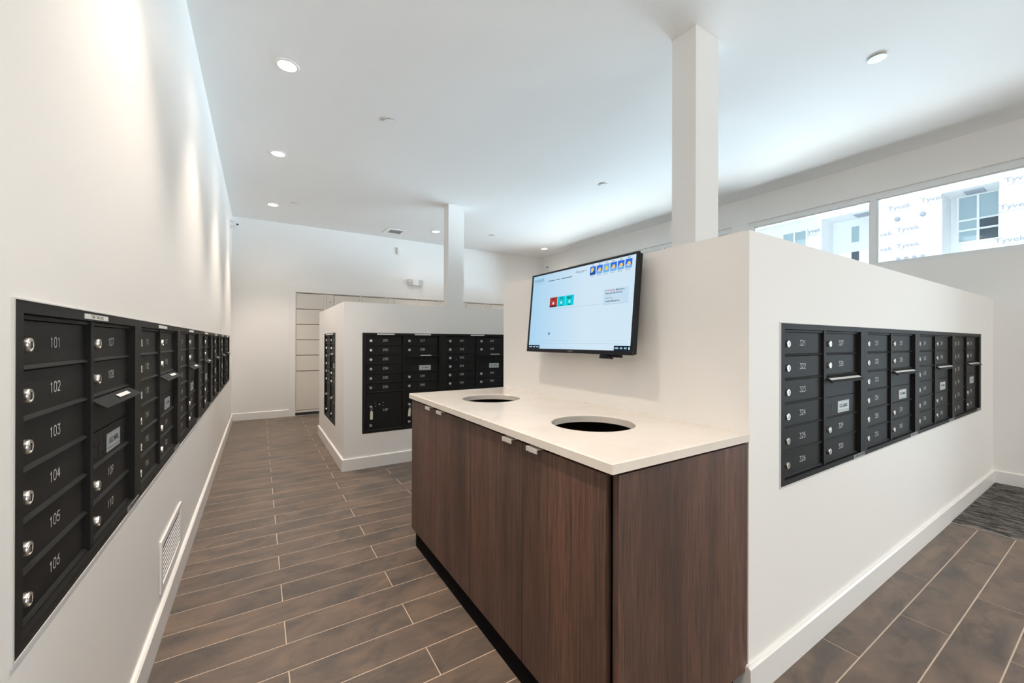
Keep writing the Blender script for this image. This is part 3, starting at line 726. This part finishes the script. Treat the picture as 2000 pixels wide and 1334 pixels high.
for k in range(9): link('slat', sm, t, (0, -.088+.022*k, 0))

# ------------------------------------------------------------------ back wall: parcel lockers, emergency light, sensor
def locker(x0, label):
    t = thing('parcel_locker', label, 'locker', (x0, YB, 0), 0, 'parcel locker towers in the back wall')
    Wd = .974; g = .003
    link('housing', cached('lh', lambda: MB().use(M['lockgap']).box(0, Wd, .012, .45, .082, 1.9245).mesh('housing')), t)
    link('plinth', cached('lp', lambda: MB().use(M['plinth']).box(0, Wd, .01, .44, .0005, .046).mesh('plinth')), t)
    link('kick_rail', cached('lr', lambda: MB().use(M['locker']).box(0, Wd, -.002, .44, .048, .080).mesh('kick_rail')), t)
    link('top_rail', cached('lt', lambda: MB().use(M['locker']).box(0, Wd, -.001, .012, 1.9165, 1.9245).mesh('top_rail')), t)
    zs = [1.9125, 1.6655, 1.4250, 1.1835, .9405, .6950, .0830]
    for x in (.0105, .5525+.003):
        for a, b in zip(zs, zs[1:]):
            h = a-b-.010
            d = link('door', cached(('ld', round(h, 3)), lambda: MB().use(M['locker']).box(0, .392, -.003, .012, 0, h).mesh('door')), t, (x, 0, b+.005))
    st = MB().use(M['locker'])
    for a, b in ((.4040, .4395), (.9490, Wd), (.0, .0080)): st.box(a, b, -.002, .012, .082, 1.915)
    link('stile', st.mesh('stile'), t)
    c = link('lock_panel', cached('lcp', lambda: MB().use(M['locker']).box(.4425, .5490, -.003, .012, .086, 1.9100).mesh('lock_panel')), t)
    link('lock', cached('llk', lambda: MB().use(M['plate']).lathe([(.011, 0), (.011, -.006), (.004, -.008)], 14, 'y').mesh('lock')), c, (.4945, -.003, 1.79))
for x0, lb in ((LKX0, 'cream parcel locker tower at the left end, beside the bare wall'), (LKX0+.974, 'cream parcel locker tower second from the left, behind the block'), (LKX0+1.948, 'cream parcel locker tower just left of the far column'), (LKX0+2.922, 'cream parcel locker tower right of the far column')):
    locker(x0, lb)
mb = MB().use(M['trim']); mb.box(.392, LKX0, YB-.018, YB, 0, 2.0); mb.box(LKX0, LKX1, YB-.018, YB, LKZ1, 2.0); mb.box(LKX1, LKX1+.086, YB-.018, YB, 0, 2.0)
struct('trim_1', mb)

t = thing('emergency_light', 'white emergency light box with two lamp heads above the lockers', 'light', (2.385, YB, 2.222))
link('body', MB().use(M['trim']).box(-.070, .070, -.06, 0, -.055, .055).mesh('body'), t)
for s in (-1, 1):
    h = MB().use(M['camwhite']).box(-.038, .038, -.075, 0, -.052, .052)
    o = link('lamp_head', h.mesh('lamp_head'), t, (s*.097, 0, 0)); bevel(o, .004)
    l = MB().use(M['grille'])
    for k in range(4): l.box(-.026, .026, -.077, -.074, -.038+.022*k, -.030+.022*k)
    link('reflector', l.mesh('reflector'), o)
t = thing('wall_sensor', 'small white sensor box high on the back wall', 'sensor', (2.087, YB, 2.755))
bevel(link('body', MB().use(M['trim']).box(-.034, .034, -.03, 0, -.06, .06).mesh('body'), t), .006); link('window', MB().use(M['camwhite']).box(-.02, .02, -.033, -.03, -.03, .01).mesh('window'), t)

def dome(label, loc, direction, aim):
    t = thing('security_camera', label, 'camera', loc, 0, 'security cameras under the ceiling')
    q = Vector(direction).to_track_quat('Z', 'Y').to_euler()
    b = MB().use(M['camwhite']); b.lathe([(.055, 0), (.055, .012), (.048, .030), (.044, .034)], 24, 'z')
    o = link('mount', b.mesh('mount'), t); o.rotation_euler = q
    e = MB().use(M['camwhite']); pr = [(.044*math.cos(a), .044*math.sin(a)) for a in [-PI/2+PI*k/10 for k in range(11)]]
    e.lathe([(max(r, .0008), h) for r, h in pr], 24, 'z')
    b = link('eyeball', e.mesh('eyeball'), t); b.location = Vector(direction)*.045; b.rotation_euler = Vector(aim).to_track_quat('Z', 'Y').to_euler()
    l = MB().use(M['slot']); l.lathe([(.0145, .040), (.013, .0455), (.006, .046)], 16, 'z'); l.lathe([(.008, .036), (.0075, .0445)], 12, 'z', (.021, .004, -.004))
    link('lens', l.mesh('lens'), b)
dome('white dome camera on the left wall by the back corner', (XL, 6.62, 2.745), (1, 0, 0), (.75, -.62, -.12))
dome('tiny dome camera in the far right corner above the television', (XR, 6.80, 2.735), (-1, 0, 0), (-.5, -.85, -.1))

# ------------------------------------------------------------------ left wall return grille, mat
t = thing('return_grille', 'white louvred return grille low on the left wall', 'vent', (XL, 2.332, .2575), PI/2)
gw, gh = .243, .105
mb = MB().use(M['trim'])
for a in ((-gw, -gw+.03, -gh, gh), (gw-.03, gw, -gh, gh), (-gw+.03, gw-.03, gh-.028, gh), (-gw+.03, gw-.03, -gh, -gh+.028)): mb.box(a[0], a[1], -.009, 0, a[2], a[3])
bevel(link('frame', mb.mesh('frame'), t), .003)
link('backing', MB().use(M['slot']).box(-gw+.03, gw-.03, -.0015, 0, -gh+.028, gh-.028).mesh('backing'), t)  # dark sheet puts the shade between the slats into the colour
sm = MB().use(M['trim']).prism([(-.0015, .0040), (-.0018, .0050), (-.0050, .0018), (-.0046, .0006)], 'x', -gw+.03, gw-.03).mesh('slat')
for k in range(8): link('slat', sm, t, (0, 0, -gh+.040+.0185*k))

t = thing('entrance_mat', 'dark charcoal ribbed entrance mat on the floor by the right wall', 'mat', (4.48, -.5, 0))
MX0, MX1, MY0, MY1 = 3.792-4.48, XR-BT-.002-4.48, -1.9+.5, .6834+.5
link('backing', MB().use(M['plinth']).box(MX0, MX1, MY0, MY1, -.002, .0035).mesh('backing'), t)
rb = MB().use(M['carpet']); x = MX0+.006
while x < MX1-.012: rb.prism([(x, .0035), (x+.003, .0085), (x+.009, .0085), (x+.012, .0035)], 'y', MY0+.002, MY1-.002); x += .0135
o = link('carpet_ribs', rb.mesh('carpet_ribs', 60), t); o['kind'] = 'stuff'
link('edge_strip', MB().use(M['edge']).box(MX0-.004, MX0, MY0, MY1, -.002, .005).mesh('edge_strip'), t)

# caulk line around the mailbox rows
mb = MB().use(M['caulk'])
def ring(ax, at, sgn, a0, a1, z0, z1, w=.006, d=.0025):
    for p in ((a0-w, a1+w, z0-w, z0), (a0-w, a1+w, z1, z1+w*.4), (a0-w, a0, z0, z1), (a1, a1+w, z0, z1)):
        lo, hi = sorted((at, at+sgn*d))
        mb.box(lo, hi, p[0], p[1], p[2], p[3]) if ax == 'x' else mb.box(p[0], p[1], lo, hi, p[2], p[3])
ring('x', XL, 1, LY0, LY0+LN*MW, LZ0, LZ0+UH); struct('trim_2', mb)
mb = MB().use(M['caulk']); ring('y', ISL1[2], -1, RX0, RX0+RN*MW, RZ0, RZ0+UH); struct('trim_3', mb)

# ------------------------------------------------------------------ outside: ground and the wrapped building across the street
struct('ground', MB().use(M['asphalt']).box(XR+.22, 60, -40, 50, -.4, -.2))
BXF, K = 18.0, 1.5
def fy(y): return y*K
def fz(z): return HC+(z-HC)*K
bld = thing('house', 'white unfinished house in printed wrap seen through the high windows', 'building', (BXF, 0, -.2))
def part(name, mb, parent=bld, off=True):
    o = link(name, mb.mesh(name), parent)
    return o
Z0 = .2
ytop = fz(5.6)+Z0
w = MB().use(M['wrap'])
R1 = (fy(1.545), fy(2.31)); R2 = (fy(3.35), fy(4.42)); rz0, rz1 = fz(2.6)+Z0, fz(4.27)+Z0
wall_open(w, 'x', 0, .25, -14, fy(7.2), 0, ytop, [(R1[0], R1[1], rz0, rz1), (R2[0], R2[1], rz0-1.2, rz1)])
wall_open(w, 'x', 0, .25, fy(7.2), 26, 0, fz(4.6)+Z0, [])
part('wall', w)
w = MB().use(M['wrap']).box(1.05, 1.25, R1[0]-.3, R2[1]+.3, 2, ytop-.5); w.box(.25, 1.05, R1[0]-.15, R1[0], 2, ytop-1); w.box(.25, 1.05, R1[1], R1[1]+.15, 2, ytop-1); w.box(.25, 1.05, R2[0]-.15, R2[0], 2, ytop-1); w.box(.25, 1.05, R2[1], R2[1]+.15, 2, ytop-1)
w.box(.25, 1.05, R1[0], R1[1], rz1, rz1+.2); w.box(.25, 1.05, R2[0], R2[1], rz1, rz1+.2); w.box(.25, 1.05, R1[0], R1[1], rz0-.2, rz0); part('recess', w)
def ext_window(x, ya, yb, za, zb, cols, rows, dark=(), name='window'):
    f = MB().use(M['wfr']); fw = .055
    f.box(x-.05, x+.02, ya, yb, zb-fw, zb); f.box(x-.05, x+.02, ya, yb, za, za+fw)
    f.box(x-.05, x+.02, ya, ya+fw, za+fw, zb-fw); f.box(x-.05, x+.02, yb-fw, yb, za+fw, zb-fw)
    for k in range(1, cols): y = ya+(yb-ya)*k/cols; f.box(x-.05, x+.02, y-fw/2, y+fw/2, za+fw, zb-fw)
    for r in rows: z = za+(zb-za)*r; f.box(x-.045, x+.02, ya+fw, yb-fw, z-fw/2, z+fw/2)
    o = part(name, f); zz = [0]+list(rows)+[1]
    for k in range(cols):
        for j in range(len(zz)-1):
            p, q = ya+(yb-ya)*k/cols, ya+(yb-ya)*(k+1)/cols
            part('pane', MB().use(M['extdark' if (k, j) in dark else 'extglass']).box(x-.01, x, p+.03, q-.03, za+(zb-za)*zz[j]+.02, za+(zb-za)*zz[j+1]-.02), o)
# window seen in the right recess (its plane is 1 m deeper, so scale a little more)
K2 = (BXF+1.05)/12
def gy(y): return y*K2
def gz(z): return HC+(z-HC)*K2+Z0
ext_window(1.05, gy(1.52), gy(2.10), gz(3.16), gz(4.12), 2, (.27, .48), dark={(0, 0), (0, 1)})
ext_window(0, fy(4.72), fy(5.32), fz(2.9)+Z0, fz(4.10)+Z0, 2, (.5,))
dr = MB().use(M['wrap']).box(.99, 1.05, gy(3.40), gy(4.05), gz(1.8), gz(4.0)); d = part('door', dr)
part('door_pane', MB().use(M['extglass']).box(.97, .99, gy(3.66), gy(3.80), gz(3.55), gz(3.92)), d); part('door_pane', MB().use(M['extdark']).box(.97, .99, gy(3.66), gy(3.80), gz(3.10), gz(3.32)), d)
for nm, a, b, z in (('vent_cap', 2.9965, 0, 3.911), ('vent_cap', 2.59, 0, 3.916)):
    v = MB().use(M['wrapink']).lathe([(.075, 0), (.075, -.05), (.05, -.07)], 14, 'x', (0, fy(a), fz(z)+Z0)); part(nm, v)
for k in range(4): part('pipe_stub', MB().use(M['wrapink']).lathe([(.05, 0), (.05, -.07)], 12, 'x', (0, fy(2.98-.13*k), fz(3.02)+Z0)))
for y0_ in (R1, R2): part('soffit_light', MB().use(M['wrapink']).box(.3, .8, y0_[0]+.35, y0_[0]+.75, rz1-.03, rz1))
e = MB().use(M['wrap']).box(-.5, .3, fy(4.55), 26, fz(4.32)+Z0, fz(4.45)+Z0); e.box(-.56, -.5, fy(4.55), 26, fz(4.30)+Z0, fz(4.47)+Z0); part('eave', e)
def tyvek(x, y, z, s): 
    me = text_mb('Tyvek', s, M['wrapink'], 'CENTER', 1.15, .004); o = link('wrap_lettering', me, bld, (x-.006, y, z)); o.rotation_euler = (0, 0, -PI/2)
    l = link('wrap_underline', MB().use(M['wrapink']).rect(-s*1.45, s*1.45, -s*.72, -s*.66, 0).mesh('wrap_underline'), bld, (x-.006, y, z)); l.rotation_euler = (0, 0, -PI/2)
for y, z in ((2.97, 4.17), (2.445, 4.20), (2.83, 3.66), (2.83, 3.30), (3.27, 3.62), (3.27, 3.28), (1.30, 4.25), (1.36, 3.75), (1.42, 3.12), (.7, 3.9), (.8, 3.3), (4.62, 4.02), (5.7, 3.7)):
    tyvek(0, fy(y), fz(z)+Z0, .20)
